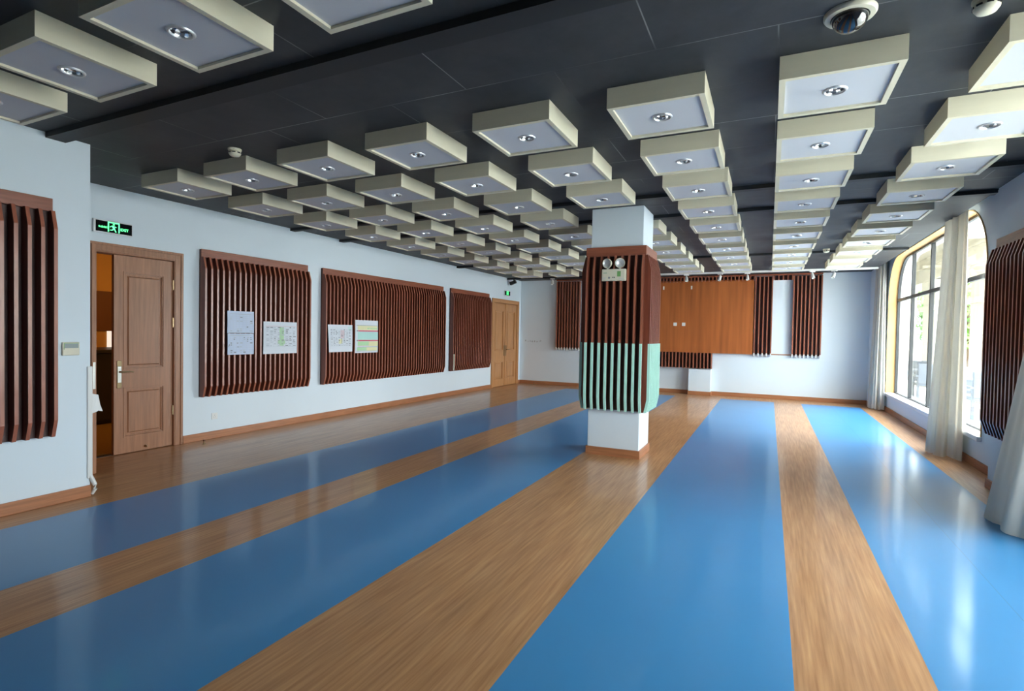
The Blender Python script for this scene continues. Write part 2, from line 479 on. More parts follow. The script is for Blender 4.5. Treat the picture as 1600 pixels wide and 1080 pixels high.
# skirting boards --------------------------------------------------------------------------------
def skirt(name, x0, x1, y0, y1, lab, h=0.10):
    g = MB(); g.bbox(x0, x1, y0, y1, 0.0, h, 0.004)
    struct(name, g, skirt_m, lab, 'skirting board')
skirt('baseboard_left', XL, XL + 0.018, 4.35, 12.77, 'brown skirting board under the slat panels on the left wall')
skirt('baseboard_left_far', XL, XL + 0.018, 14.46, YB, 'short skirting piece between the far door and the back corner', 0.10)
skirt('baseboard_left_near', XN, XN + 0.018, YF, YN, 'brown skirting board at the left edge, nearest the camera')
skirt('baseboard_back_left', XL + 0.018, -1.85, YB - 0.018, YB, 'skirting board of the back wall, left of the small pilaster')
skirt('baseboard_back_right', -1.32, XP, YB - 0.018, YB, 'skirting board of the back wall, right of the small pilaster')
skirt('baseboard_right', XR - 0.018, XR, 7.08, 13.98, 'brown skirting board under the window')
skirt('baseboard_right_near', XP - 0.018, XP, 5.75, 7.07, 'skirting board of the wall pillar under the right-hand slat panel')
skirt('baseboard_right_far', XP - 0.018, XP, 13.97, YB - 0.02, 'skirting board of the far right corner pillar')

# pilaster under the back feature
g = MB(); g.box(-1.85, -1.32, 14.40, YB, 0, 0.66)
struct('wall_back_pilaster', g, wall_m, 'short pale pilaster under the slats of the back wall', 'pilaster')
g = MB(); g.bbox(-1.868, -1.302, 14.382, 14.40, 0, 0.10, 0.004); g.bbox(-1.868, -1.85, 14.40, 14.60, 0, 0.10, 0.004); g.bbox(-1.32, -1.302, 14.40, 14.60, 0, 0.10, 0.004)
struct('baseboard_pilaster', g, skirt_m, 'skirting board around the short pilaster at the back', 'skirting board')

# free-standing pillar ---------------------------------------------------------------------------
CX0, CX1, CY0, CY1 = -2.035, -1.392, 6.49, 7.06
g = MB(); g.bbox(CX0, CX1, CY0, CY1, 0, H, 0.006)
struct('wall_pillar', g, wall_m, 'square pale pillar standing in the middle of the room', 'pillar')
g = MB(); t = 0.016
g.box(CX0 - t, CX1 + t, CY0 - t, CY0, 0, 0.10); g.box(CX0 - t, CX1 + t, CY1, CY1 + t, 0, 0.10)
g.box(CX0 - t, CX0, CY0, CY1, 0, 0.10); g.box(CX1, CX1 + t, CY0, CY1, 0, 0.10)
struct('baseboard_pillar', g, skirt_m, 'brown skirting around the foot of the square pillar', 'skirting board')

# ================================================================== SLAT PANELS
PZ0, PZ1, PITCH, FT = 0.58, 2.52, 0.0853, 0.026
def fin_profile(z0, z1, d0, d1, lo=0.19, hi=0.18, e0=0.06, e1=0.075):
    """side outline of one fin in (depth, z): flared at both ends"""
    return [(d0, z0), (e0, z0), (d1, z0 + lo), (d1, z1 - hi), (e1, z1), (d0, z1)]
def add_fin(g, prof, f):
    """one fin; its narrow front edge carries window sheen painted in as a lighter colour (material slot 1)"""
    n0 = len(g.bm.faces)
    g.prism(prof, f)
    g.bm.faces.ensure_lookup_table()
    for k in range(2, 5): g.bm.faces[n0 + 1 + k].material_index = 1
def slat_panel(label, frame, length, n, group='slatted wood wall panels', z0=PZ0, z1=PZ1, header=True):
    """frame: matrix, local x = along the wall, y = out of the wall, z = up"""
    r = thing('slatted_wall_cladding', label, 'wall panel', group=group)
    r.matrix_world = frame
    g = MB(); g.bbox(0, length, 0.002, 0.028, z0, z1, 0.003); g.build('backboard', dark_m, r)
    if header:
        g = MB(); g.bbox(0, length, 0.028, 0.048, z1 - 0.105, z1 + 0.003, 0.003); g.build('header_board', head_m, r)
    g = MB(); zt = z1 - 0.10 if header else z1
    for k in range(n):
        x = (length - FT) * k / (n - 1)
        add_fin(g, fin_profile(z0, zt, 0.026, 0.125, 0.14, 0.15, 0.082, 0.082), lambda p, kk: (x + kk * FT, p[0], p[1]))
    g.build('slats', [slat_m, sheen_m], r)
    return r
def fr_left(x, y): return Matrix(((0, 1, 0, x), (1, 0, 0, y), (0, 0, 1, 0), (0, 0, 0, 1)))       # local x -> +Y, out -> +X
def fr_right(x, y): return Matrix(((0, -1, 0, x), (1, 0, 0, y), (0, 0, 1, 0), (0, 0, 0, 1)))     # local x -> +Y, out -> -X
def fr_back(x, y): return Matrix(((1, 0, 0, x), (0, -1, 0, y), (0, 0, 1, 0), (0, 0, 0, 1)))      # local x -> +X, out -> -Y
slat_panel('dark wooden slat panel at the left edge, nearest the camera', fr_left(XN, 0.35), 1.98, 24)
slat_panel('mahogany slat panel on the left wall, right beside the half-open door', fr_left(XL, 4.56), 1.79, 22)
slat_panel('widest mahogany slat panel, in the middle of the left wall', fr_left(XL, 6.67), 3.65, 44)
p3 = slat_panel('narrower mahogany slat panel on the left wall, next to the far closed door', fr_left(XL, 10.65), 1.89, 23)
slat_panel('dark slat panel on the wall pillar at the right edge, behind the near curtain', fr_right(XP, 5.85), 1.06, 13)
g = MB(); g.bbox(XL + 0.12, XL + 0.142, 10.655, 10.69, 0.60, 0.98, 0.005)
tag(g.build('edge_strip', cream_m), 'pale foam strip on the lower left slat of the narrow panel by the far door', 'edge strip')

# ---- back wall feature
BW = thing('slat_feature', 'wide cherry wood feature with slats and plain board across the back wall', 'wall panel', (-2.23, YB, 0))
inv = T(2.23, -YB, 0)
ZB0, ZB1 = 1.08, 3.00
g = MB(); g.bbox(-4.05, -0.36, YB - 0.10, YB - 0.06, ZB0, 2.94, 0.003); g.box(-4.03, -0.38, YB - 0.06, YB - 0.001, ZB0 + 0.02, 2.92)
g.build('plain_board', board_m, BW, M_=inv)
def back_slats(name, xa, xb, z0, z1, bm_=sheen_m, tips=False, d=0.125, flare=False):
    n = max(2, round((xb - xa - FT) / 0.088) + 1)
    g = MB(); tps = []
    comb = not tips                       # short rows: one comb-shaped piece; tall slats stand one by one with pale tips
    if comb:
        pr = [(xa, -0.004), (xa, d)]
        for k in range(n):
            x = xa + (xb - xa - FT) * k / (n - 1)
            if k: pr += [(x, 0.02), (x, d)]
            pr += [(x + FT, d), (x + FT, 0.02)]
        pr = pr[:-1] + [(xb, -0.004 + 0.008)]
        lo = [g.bm.verts.new((p[0], YB - max(p[1], 0.004), z0)) for p in pr]; hi = [g.bm.verts.new((p[0], YB - max(p[1], 0.004), z1)) for p in pr]
        m_ = len(pr)
        for q in range(m_): g.face((lo[q], lo[(q + 1) % m_], hi[(q + 1) % m_], hi[q]))
        g.face(lo[::-1]); g.face(hi)
    for k in range(n if tips else 0):
        x = xa + (xb - xa - FT) * k / (n - 1)
        g.prism([(0.02, z0), (d - 0.02, z0), (d, z0 + 0.04), (d, z1), (0.02, z1)], lambda p, kk: (x + kk * FT, YB - p[0], p[1]))
        tp = MB(); tps.append(tp)
        tp.prism([(0.04, z0 - 0.045), (0.100, z0 - 0.035), (d + 0.003, z0 + 0.035), (d - 0.006, z0 + 0.040), (d - 0.022, z0 - 0.001), (0.04, z0 - 0.001)], lambda p, kk: (x - 0.002 + kk * (FT + 0.004), YB - p[0], p[1]))
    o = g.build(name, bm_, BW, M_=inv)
    for tp in tps: tp.build('slat_tip', white_m, o, M_=inv)
    b = MB(); b.box(xa - 0.0, xb, YB - 0.03, YB - 0.001, z0 + 0.005, z1); b.build('slat_backing', dark_m, BW, M_=inv)
back_slats('slats', -0.345, 0.05, ZB0, ZB1, tips=True)
back_slats('slats', 0.49, 1.10, ZB0, ZB1, tips=True)
back_slats('slats', -5.56, -4.86, ZB0, ZB1, tips=True)
back_slats('slats', -4.48, -4.07, ZB0, ZB1, tips=True)
back_slats('top_slats', -4.06, -0.36, 2.90, 3.02, d=0.14)
back_slats('top_slats', 0.06, 0.48, 2.905, 3.02)
back_slats('lower_slats', -3.16, -1.30, 0.68, ZB0 - 0.002, d=0.17, flare=True)
g = MB(); g.bbox(-5.56, 1.10, YB - 0.145, YB - 0.002, 3.02, 3.05, 0.003); g.build('top_cap', head_m, BW, M_=inv)
g = MB(); g.bbox(0.03, 0.50, YB - 0.02, YB - 0.002, ZB0, ZB0 + 0.025, 0.003); g.build('bottom_rail', skirt_m, BW, M_=inv)

# ---- pillar cladding
PC = thing('pillar_cladding', 'dark slatted wood cladding around the square pillar, mint foam edges below', 'pillar cladding', ((CX0 + CX1) / 2, (CY0 + CY1) / 2, 0.56))
pinv = PC.matrix_basis.inverted()
bx0, bx1, by0, by1 = CX0 - 0.03, CX1 + 0.03, CY0 - 0.03, CY1 + 0.03
def ring_box(g, x0, x1, y0, y1, z0, z1, t):
    g.box(x0, x1, y0, y0 + t, z0, z1); g.box(x0, x1, y1 - t, y1, z0, z1)
    g.box(x0, x0 + t, y0 + t, y1 - t, z0, z1); g.box(x1 - t, x1, y0 + t, y1 - t, z0, z1)
g = MB(); ring_box(g, bx0, bx1, by0, by1, 0.58, 2.55, 0.028); g.build('backboard', dark_m, PC, M_=pinv)
g = MB(); ring_box(g, bx0 - 0.018, bx1 + 0.018, by0 - 0.018, by1 + 0.018, 2.46, 2.575, 0.018); g.build('header_board', head_m, PC, M_=pinv)
fins = MB()
FD = 0.078; FTP = 0.023
def pc_side(org, ax, out, length, n):
    prof = fin_profile(0.57, 2.465, -0.004, FD, lo=0.16, hi=0.19, e0=0.045, e1=0.035)
    for k in range(n):
        x = (length - FTP) * k / (n - 1)
        add_fin(fins, prof, lambda p, kk: Vector(org) + Vector(ax) * (x + kk * FTP) + Vector(out) * p[0] + Vector((0, 0, p[1])))
        # foam wrapped round the front edge of the fin, from the floor end up to chest height
        fo = MB(); e = 0.0015
        path = [(0.045, 0.572), (0.045 + (FD - 0.045) * 0.55, 0.57 + 0.08), (FD, 0.57 + 0.16), (FD, 1.40)]
        lo = [(p[0] - 0.022, p[1]) for p in path]; hi = [(p[0] + 0.012, p[1]) for p in path]
        loop = lo[:1] + hi + lo[:0:-1]
        fo.prism(loop, lambda p, kk: Vector(org) + Vector(ax) * (x - e + kk * (FTP + 2 * e)) + Vector(out) * p[0] + Vector((0, 0, p[1])))
        fo.build('foam_edge', mint_m, PC, M_=pinv)
pc_side((bx0, by0, 0), (1, 0, 0), (0, -1, 0), bx1 - bx0, 9)
pc_side((bx1, by0 + 0.005, 0), (0, 1, 0), (1, 0, 0), by1 - by0 - 0.01, 8)
pc_side((bx0, by1, 0), (1, 0, 0), (0, 1, 0), bx1 - bx0, 9)
pc_side((bx0, by0 + 0.005, 0), (0, 1, 0), (-1, 0, 0), by1 - by0 - 0.01, 8)
fins.build('slats', [slat_m, sheen_m], PC, M_=pinv)

# ================================================================== CEILING LIGHT BOXES
LB = 0.588; LH = 0.13
def make_lamp():
    r = thing('ceiling_light_box', '', 'ceiling light', (0, 0, H))
    h = LB / 2; t = 0.032
    g = MB()
    z0, z1 = -LH, -0.001
    o4 = [(-h, -h), (h, -h), (h, h), (-h, h)]; i4 = [(-h + t, -h + t), (h - t, -h + t), (h - t, h - t), (-h + t, h - t)]
    ob = [g.bm.verts.new((*p, z0)) for p in o4]; ot = [g.bm.verts.new((*p, z1)) for p in o4]
    ib = [g.bm.verts.new((*p, z0)) for p in i4]; it = [g.bm.verts.new((*p, z0 + 0.10)) for p in i4]
    for i in range(4):
        j = (i + 1) % 4
        g.face((ob[i], ob[j], ot[j], ot[i])); g.face((ob[i], ob[j], ib[j], ib[i])); g.face((ib[i], ib[j], it[j], it[i]))
    g.face(ot); g.face(it)
    fr = g.build('box_frame', boxp_m, r)
    # panel with a round cut-out for the downlight
    q = h - t - 0.001; g = MB(); n = 32; zp = z0 + 0.014; rings = []
    for zz in (zp, zp + 0.012):
        ou, inn = [], []
        for k in range(n):
            a = 2 * PI * (k + 0.5) / n; c_, s_ = math.cos(a), math.sin(a); m_ = q / max(abs(c_), abs(s_))
            ou.append(g.bm.verts.new((c_ * m_, s_ * m_, zz))); inn.append(g.bm.verts.new((0.050 * c_, 0.050 * s_, zz)))
        rings.append((ou, inn))
        cor = []
        for k in range(n):
            k2 = (k + 1) % n
            g.face((ou[k], ou[k2], inn[k2], inn[k]))
            if k % 8 == 3:      # square corners
                sx = 1 if ou[k].co.x + ou[k2].co.x > 0 else -1; sy = 1 if ou[k].co.y + ou[k2].co.y > 0 else -1
                cv = g.bm.verts.new((sx * q, sy * q, zz)); g.face((ou[k], cv, ou[k2]))
    for k in range(n):
        k2 = (k + 1) % n
        g.face((rings[0][1][k], rings[0][1][k2], rings[1][1][k2], rings[1][1][k]))
    g.build('light_panel', panel_m, r)
    # recessed downlight: ring, polished faceted reflector, bulb
    g = MB(); g.lathe([(0.048, zp + 0.006), (0.048, zp - 0.003), (0.053, zp - 0.009), (0.060, zp - 0.008), (0.065, zp - 0.002), (0.065, zp)], n=32, cap0=False, cap1=False)
    d = g.build('downlight', satin_m, r, smooth=True)
    g = MB(); g.lathe([(0.049, zp - 0.001), (0.044, zp + 0.016), (0.034, zp + 0.034), (0.018, zp + 0.048), (0.0, zp + 0.052)], n=14, cap0=False, cap1=False)
    g.build('reflector', chrome_m, d)
    g = MB(); g.lathe([(0.0, zp + 0.006), (0.010, zp + 0.009), (0.015, zp + 0.018), (0.013, zp + 0.046)], n=16, cap0=False)
    g.build('bulb', white_m, d, smooth=True)
    return r
proto = make_lamp()
def copy_tree(o, parent=None):
    c = o.copy(); S.collection.objects.link(c); c.parent = parent
    for ch in o.children: copy_tree(ch, c)
    return c
first = True
def put_lamp(x, y, label, group):
    global first
    o = proto if first else copy_tree(proto)
    first = False
    o.location = (x, y, H); o['label'] = label; o['group'] = group
for k in (-2, -3, -4, -5):
    put_lamp(0.30 + 0.98 * k + 0.0, 1.685, 'cream square light box before the front ceiling strip, %s from the left wall' % ORD[k + 5], 'light boxes before the ceiling strip')
for j in range(10):
    for i, k in enumerate(range(1, -7, -1)):
        if j == 3 and k == -2: continue                      # the pillar stands here
        put_lamp(0.305 + 0.98 * k, 3.635 + 0.98 * j, 'cream ceiling light box, %s row past the front ceiling strip, %s column from the windows' % (ORD[j], ORD[i]), 'grid of ceiling light boxes')

# ================================================================== CEILING FIXTURES
def smoke(x, y, label):
    r = thing('smoke_detector', label, 'smoke detector', (x, y, H), group='ceiling smoke detectors')
    g = MB(); g.lathe([(0.055, 0), (0.055, -0.012), (0.050, -0.016)], n=28, cap0=True); g.build('base_ring', cream_m, r, smooth=True)
    g = MB(); g.lathe([(0.046, -0.016), (0.051, -0.026), (0.049, -0.044), (0.038, -0.060), (0.020, -0.066), (0, -0.067)], n=28); g.build('sensor_cap', cream_m, r, smooth=True)
    g = MB()
    for k in range(8):
        a = 2 * PI * k / 8
        t = bmesh.new(); bmesh.ops.create_cube(t, size=1)
        t.transform(RZ(a) @ T(0.0475, 0, -0.036) @ Matrix.Diagonal((0.010, 0.024, 0.008, 1)))
        g.merge(t)
    g.build('vent_slots', black_m, r)
smoke(-4.25, 3.19, 'cream smoke detector on the left, before the first long row of light boxes')
smoke(0.85, 3.15, 'cream smoke detector at the top right edge, beside the black dome camera')
smoke(0.85, 10.75, 'small white smoke detector far back between two columns of light boxes')
r = thing('dome_camera', 'black dome security camera in a cream ring on the ceiling', 'security camera', (0.306, 3.03, H))
g = MB(); g.lathe([(0.112, 0), (0.112, -0.010), (0.104, -0.020), (0.082, -0.022), (0.078, -0.012)], n=40, cap1=False); g.build('mounting_ring', cream_m, r, smooth=True)
g = MB(); g.lathe([(0.078, -0.014)] + [(0.078 * math.cos(a), -0.020 - 0.070 * math.sin(a)) for a in [PI / 2 * i / 8 for i in range(9)]], n=40, cap0=True, cap1=False); g.build('dome', dome_m, r, smooth=True)

# track rail and spotlights near the back wall
RY_ = 13.62
g = MB(); g.bbox(-3.4, 2.04, RY_ - 0.02, RY_ + 0.02, 3.0, 3.045, 0.003)
tag(g.build('track_rail', white_m), 'thin white lighting track along the ceiling before the back wall', 'lighting track')
g = MB(); g.bbox(-6.72, -3.42, RY_ - 0.02, RY_ + 0.02, 3.0, 3.045, 0.003)
tag(g.build('track_rail', beam_m), 'thin black lighting track left of the pillar before the back wall', 'lighting track')
SP = [(-1.86, 'white spotlight on the track, first one right of the pillar'), (-1.09, 'white spotlight on the track, second one right of the pillar'),
      (-0.50, 'white spotlight on the track above the right half of the plain cherry board'), (0.82, 'white spotlight on the track before the right-hand slats'),
      (1.24, 'white spotlight on the track before the bare wall at right'), (-4.44, 'white spotlight close to the left side of the pillar'),
      (-5.35, 'white spotlight on the track left of the back-left slats')]
def spot(x, label, m, rz):
    r = thing('spotlight', label, 'spotlight', (x, RY_, 3.0), rz, group='track spotlights')
    g = MB(); g.bbox(-0.06, 0.06, -0.017, 0.017, -0.024, 0.0, 0.004); g.build('adapter', m, r)
    g = MB(); g.tube([(0, 0, -0.02), (0, 0, -0.07)], 0.008); g.build('stem', m, r)
    A = T(0, 0.0, -0.075) @ RX(-0.5)
    g = MB(); g.lathe([(0.022, 0.03), (0.030, 0.02), (0.034, -0.06), (0.036, -0.10)], A, n=18, cap1=False); g.lathe([(0.036, -0.10), (0.030, -0.10), (0.022, -0.06), (0, -0.058)], A, n=18, cap0=False)
    g.build('lamp_head', m, r, smooth=True)
for i, (x, lab) in enumerate(SP): spot(x, lab, white_m, [0.3, -0.4, 0.2, 0.5, -0.6, 0.1, 0.4][i])
r = thing('security_camera', 'small black camera in the far left ceiling corner', 'security camera', (-6.55, 13.7, 2.98))
g = MB(); g.tube([(0, 0, 0.08), (0, 0, 0.0)], 0.018); g.build('bracket', black_m, r)
g = MB(); g.bbox(-0.14, 0.05, -0.045, 0.045, -0.09, 0.0, 0.012); g.build('camera_body', black_m, r, M_=RY(-0.35))

# ================================================================== DOORS
def leaf(r, x0, x1, y0, y1, z1, m, rails, stile=0.10, rz=None, panel_in=0.018, name='door_leaf'):
    """a panelled leaf as one mesh: stiles, rails, recessed raised panels. rails: list of (z0, z1) panel openings"""
    g = MB(); t0, t1 = x0, x1
    g.box(t0, t1, y0, y0 + stile, 0.008, z1); g.box(t0, t1, y1 - stile, y1, 0.008, z1)
    zs = [0.008] + [z for pr in rails for z in pr] + [z1]
    for a, b in zip(zs[0::2], zs[1::2]): g.box(t0, t1, y0 + stile, y1 - stile, a, b)
    for a, b in rails:
        ya, yb = y0 + stile, y1 - stile
        g.box(t0 + 0.008, t1 - panel_in, ya, yb, a, b)
        for d, hh, ww in ((0.0, 0.006, 0.016), (0.018, -0.004, 0.012)):       # moulding around the panel
            for (p, q, s_, e_) in ((ya + d, ya + d + ww, a + d, b - d), (yb - d - ww, yb - d, a + d, b - d)): g.box(t1 - panel_in, t1 + hh, p, q, s_, e_)
            for (s_, e_) in ((a + d, a + d + ww), (b - d - ww, b - d)): g.box(t1 - panel_in, t1 + hh, ya + d + ww, yb - d - ww, s_, e_)
        g.prism([(ya + 0.05, a + 0.05), (yb - 0.05, a + 0.05), (yb - 0.05, b - 0.05), (ya + 0.05, b - 0.05)],
                lambda p, k: (t1 - panel_in - 0.001 if k == 0 else t1 - 0.004, p[0] + (0.012 if k and p[0] < (ya + yb) / 2 else -0.012 if k else 0), p[1] + (0.012 if k and p[1] < (a + b) / 2 else -0.012 if k else 0)))
    return g
def frame(r, a, b, zt, m, x=XL, wd=0.105, name='door_frame'):
    g = MB()
    for (p, q) in ((a - wd, a + 0.004), (b - 0.004, b + wd)):
        g.bbox(x - 0.16, x + 0.022, p, q, 0, zt + wd, 0.005)
    g.bbox(x - 0.16, x + 0.022, a, b, zt - 0.004, zt + wd, 0.005)
    # raised outer and inner beads of the architrave
    for s_, (p, q) in enumerate(((a - wd, a - wd + 0.03), (b + wd - 0.03, b + wd))): g.bbox(x + 0.02, x + 0.034, p, q, 0, zt + wd, 0.005)
    g.bbox(x + 0.02, x + 0.034, a - wd + 0.03, b + wd - 0.03, zt + wd - 0.03, zt + wd, 0.005)
    g.bbox(x + 0.02, x + 0.028, b + 0.006, b + 0.026, 0, zt + 0.026, 0.003); g.bbox(x + 0.02, x + 0.028, a - 0.026, b + 0.006, zt + 0.006, zt + 0.026, 0.003)
    return g.build(name, m, r)
d1 = thing('door_1', 'brown panelled double door on the left, one leaf swung open', 'door', (XL, 3.55, 0), kind='structure')
di = d1.matrix_basis.inverted()
def addp(o, g, name, m, par, inv, **k): return g.build(name, m, par, M_=inv, **k)
fr1 = frame(None, D1[0], D1[1], D1[2], door_m); fr1.parent = d1; fr1.data.transform(di)
LX0, LX1 = XL - 0.055, XL - 0.010
g = leaf(d1, LX0, LX1, 3.555, 4.222, 2.31, door_m, [(0.19, 0.78), (0.985, 2.13)])
lf = addp(d1, g, 'door_leaf', door_m, d1, di)
g = MB(); g.bbox(LX1, LX1 + 0.008, 3.585, 3.635, 0.775, 1.095, 0.003, 2); hp = addp(d1, g, 'lock_plate', brass_m, lf, di)
g = MB(); g.bbox(LX1 + 0.006, LX1 + 0.013, 3.590, 3.630, 0.84, 1.03, 0.003); addp(d1, g, 'lock_plate_inlay', silver_m, lf, di)
g = MB(); g.tube([(LX1 + 0.01, 3.61, 0.965), (LX1 + 0.055, 3.61, 0.965), (LX1 + 0.062, 3.63, 0.965), (LX1 + 0.062, 3.70, 0.968), (LX1 + 0.058, 3.735, 0.960)], [0.011, 0.009, 0.009, 0.008, 0.007], 10)
addp(d1, g, 'lever_handle', brass_m, lf, di, smooth=True)
for z in (0.45, 1.55, 2.02):
    g = MB(); g.tube([(LX1 + 0.006, 4.226, z - 0.06), (LX1 + 0.006, 4.226, z + 0.06)], 0.009, 10); addp(d1, g, 'hinge', brass_m, lf, di)
g = MB(); g.lathe([(0.016, 0), (0.016, 0.006), (0.010, 0.03), (0.006, 0.04), (0, 0.041)], T(LX1, 3.90, 0.055) @ RY(PI / 2), n=14); addp(d1, g, 'stop_catch', brass_m, lf, di, smooth=True)
# the other leaf, swung into the room against the wall block
g = leaf(d1, 0, 0.045, 0, 0.672, 2.31, door_m, [(0.19, 0.78), (0.985, 2.13)])
SW = T(XL + 0.02, 2.885, 0) @ RZ(math.radians(-77.0)) 
lf2 = g.build('door_leaf', door_m, d1, M_=di @ SW)
g = MB(); g.bbox(0.010, 0.036, 0.670, 0.676, 0.86, 1.13, 0.002); g.build('lock_faceplate', silver_m, lf2, M_=di @ SW)

d2 = thing('door_2', 'honey coloured closed double door at the far end of the left wall', 'door', (XL, 13.61, 0), kind='structure')
di2 = d2.matrix_basis.inverted()
fr2 = frame(None, D2[0], D2[1], D2[2], doorfar_m); fr2.parent = d2; fr2.data.transform(di2)
for (a, b) in ((12.875, 13.608), (13.612, 14.345)):
    g = leaf(d2, XL - 0.05, XL - 0.004, a, b, 2.32, doorfar_m, [(0.20, 0.70), (1.0, 2.12)], stile=0.12)
    l_ = addp(d2, g, 'door_leaf', doorfar_m, d2, di2)
    if a > 13:
        g = MB(); g.bbox(XL - 0.005, XL + 0.006, 13.64, 13.69, 0.85, 1.15, 0.003); addp(d2, g, 'lock_plate', brass_m, l_, di2)
        g = MB(); g.tube([(XL, 13.665, 1.03), (XL + 0.05, 13.665, 1.03), (XL + 0.056, 13.70, 1.03), (XL + 0.056, 13.80, 1.03)], 0.010, 8); addp(d2, g, 'lever_handle', brass_m, l_, di2, smooth=True)
    else:
        g = MB(); g.bbox(XL - 0.005, XL + 0.008, 13.53, 13.58, 0.85, 1.15, 0.003); addp(d2, g, 'lock_plate', brass_m, l_, di2)
g = MB(); g.bbox(XL - 0.004, XL + 0.010, 13.595, 13.625, 0.01, 2.32, 0.003); addp(d2, g, 'meeting_strip', doorfar_m, d2, di2)

g = MB(); g.box(XL - 0.16, XL - 0.05, D1[0] - 0.1, D1[1] + 0.1, -0.12, 0.004); struct('trim_threshold', g, cab_m, 'dark threshold under the half-open door', 'threshold')
g = MB(); g.box(XL - 0.16, XL - 0.05, D2[0] - 0.1, D2[1] + 0.1, -0.12, 0.010); g.box(XL - 0.22, XL - 0.16, D2[0] - 0.1, D2[1] + 0.1, -0.12, 2.5); struct('trim_threshold_far', g, cab_m, 'dark threshold and added light-blocking backing of the far closed door', 'threshold')  # unseen backing added to stop daylight leaking in round the door
# room beyond the half-open door ------------------------------------------------------------------
XQ = -10.6
g = MB(); g.box(XQ, XL - 0.15, 1.2, 7.2, -0.12, -0.002); struct('floor_next_room', g, warmfloor_m, 'warm lit floor of the room beyond the open door', 'floor')
g = MB(); g.box(XQ, XL - 0.15, 1.2, 7.2, 2.75, 2.85); struct('ceiling_next_room', g, ochre_m, 'ceiling of the room beyond the open door', 'ceiling')
g = MB()
g.box(XQ - 0.1, XQ, 1.2, 7.2, -0.1, 2.85); g.box(XQ, XL - 0.15, 1.1, 1.2, -0.1, 2.85); g.box(XQ, XL - 0.15, 7.2, 7.3, -0.1, 2.85)
struct('wall_next_room', g, ochre_m, 'ochre walls of the room beyond the open door', 'wall')
g = MB(); g.bbox(XQ, XQ + 0.02, 1.25, 7.15, 1.40, 2.10, 0.003); struct('trim_next_room', g, mat('brown_wall_band', (0.16, 0.06, 0.015), 0.6), 'brown band on the far wall beyond the open door', 'wall band')
r = thing('ceiling_lamp', 'warm round ceiling lamp in the room beyond the open door', 'lamp', (-8.6, 5.6, 2.75))
g = MB(); g.lathe([(0.16, 0), (0.16, -0.03), (0.12, -0.06), (0, -0.07)], n=24); g.build('lamp_shade', mat('warm_lamp', (0.8, 0.6, 0.3), 0.5, emit=(1.0, 0.55, 0.16), estr=6), r, smooth=True)
l = bpy.data.lights.new('warm_room_bulb', 'POINT'); l.energy = 14; l.color = (1.0, 0.58, 0.20); l.shadow_soft_size = 0.12
o = bpy.data.objects.new('warm_room_bulb', l); S.collection.objects.link(o); o.location = (0, 0, -0.25); o.parent = r
g = MB(); g.prism([(5.46, 1.02), (5.76, 1.02), (5.76, 1.46), (5.70, 1.60), (5.61, 1.66), (5.52, 1.60), (5.46, 1.46)], lambda p, k: (XQ + 0.002 + 0.01 * k, p[0], p[1]))
tag(g.build('window_4', mat('lit_far_window', (0.7, 0.7, 0.7), 0.5, emit=(1.0, 0.93, 0.82), estr=0.35)), 'small lit arched window seen through the half-open door', 'window', kind='structure')
r = thing('sideboard', 'dark cabinet seen through the open door', 'cabinet', (-9.6, 4.9, 0))
g = MB(); g.bbox(-0.55, 0.55, -0.5, 0.5, 0.06, 1.08, 0.01); g.build('cabinet_body', cab_m, r)
g = MB(); g.bbox(-0.5, 0.5, -0.45, 0.45, 0.0, 0.06, 0.004); g.build('plinth', cab_m, r)
g = MB(); g.bbox(-0.59, 0.59, -0.54, 0.54, 1.08, 1.13, 0.006); g.build('cabinet_top', cab_m, r)

# ================================================================== SIGNS
def text_mesh(txt, size, m, name, parent, M_, bold=0.0, ext=0.0008, align='CENTER'):
    cu = bpy.data.curves.new(name, 'FONT'); cu.body = txt; cu.size = size; cu.align_x = align; cu.align_y = 'CENTER'; cu.extrude = ext; cu.offset = bold
    tmp = bpy.data.objects.new('tmp_text', cu); S.collection.objects.link(tmp)
    dg = bpy.context.evaluated_depsgraph_get(); dg.update()
    me = bpy.data.meshes.new_from_object(tmp.evaluated_get(dg))
    bpy.data.objects.remove(tmp); bpy.data.curves.remove(cu)
    me.transform(M_); me.materials.clear(); me.materials.append(m)
    o = bpy.data.objects.new(name, me); S.collection.objects.link(o); o.parent = parent
    return o
def fr_text_left(y, z, x):   # text in the YZ plane facing +X: text x -> +Y, text y -> +Z
    return Matrix(((0, 0, 1, x), (1, 0, 0, y), (0, 1, 0, z), (0, 0, 0, 1)))
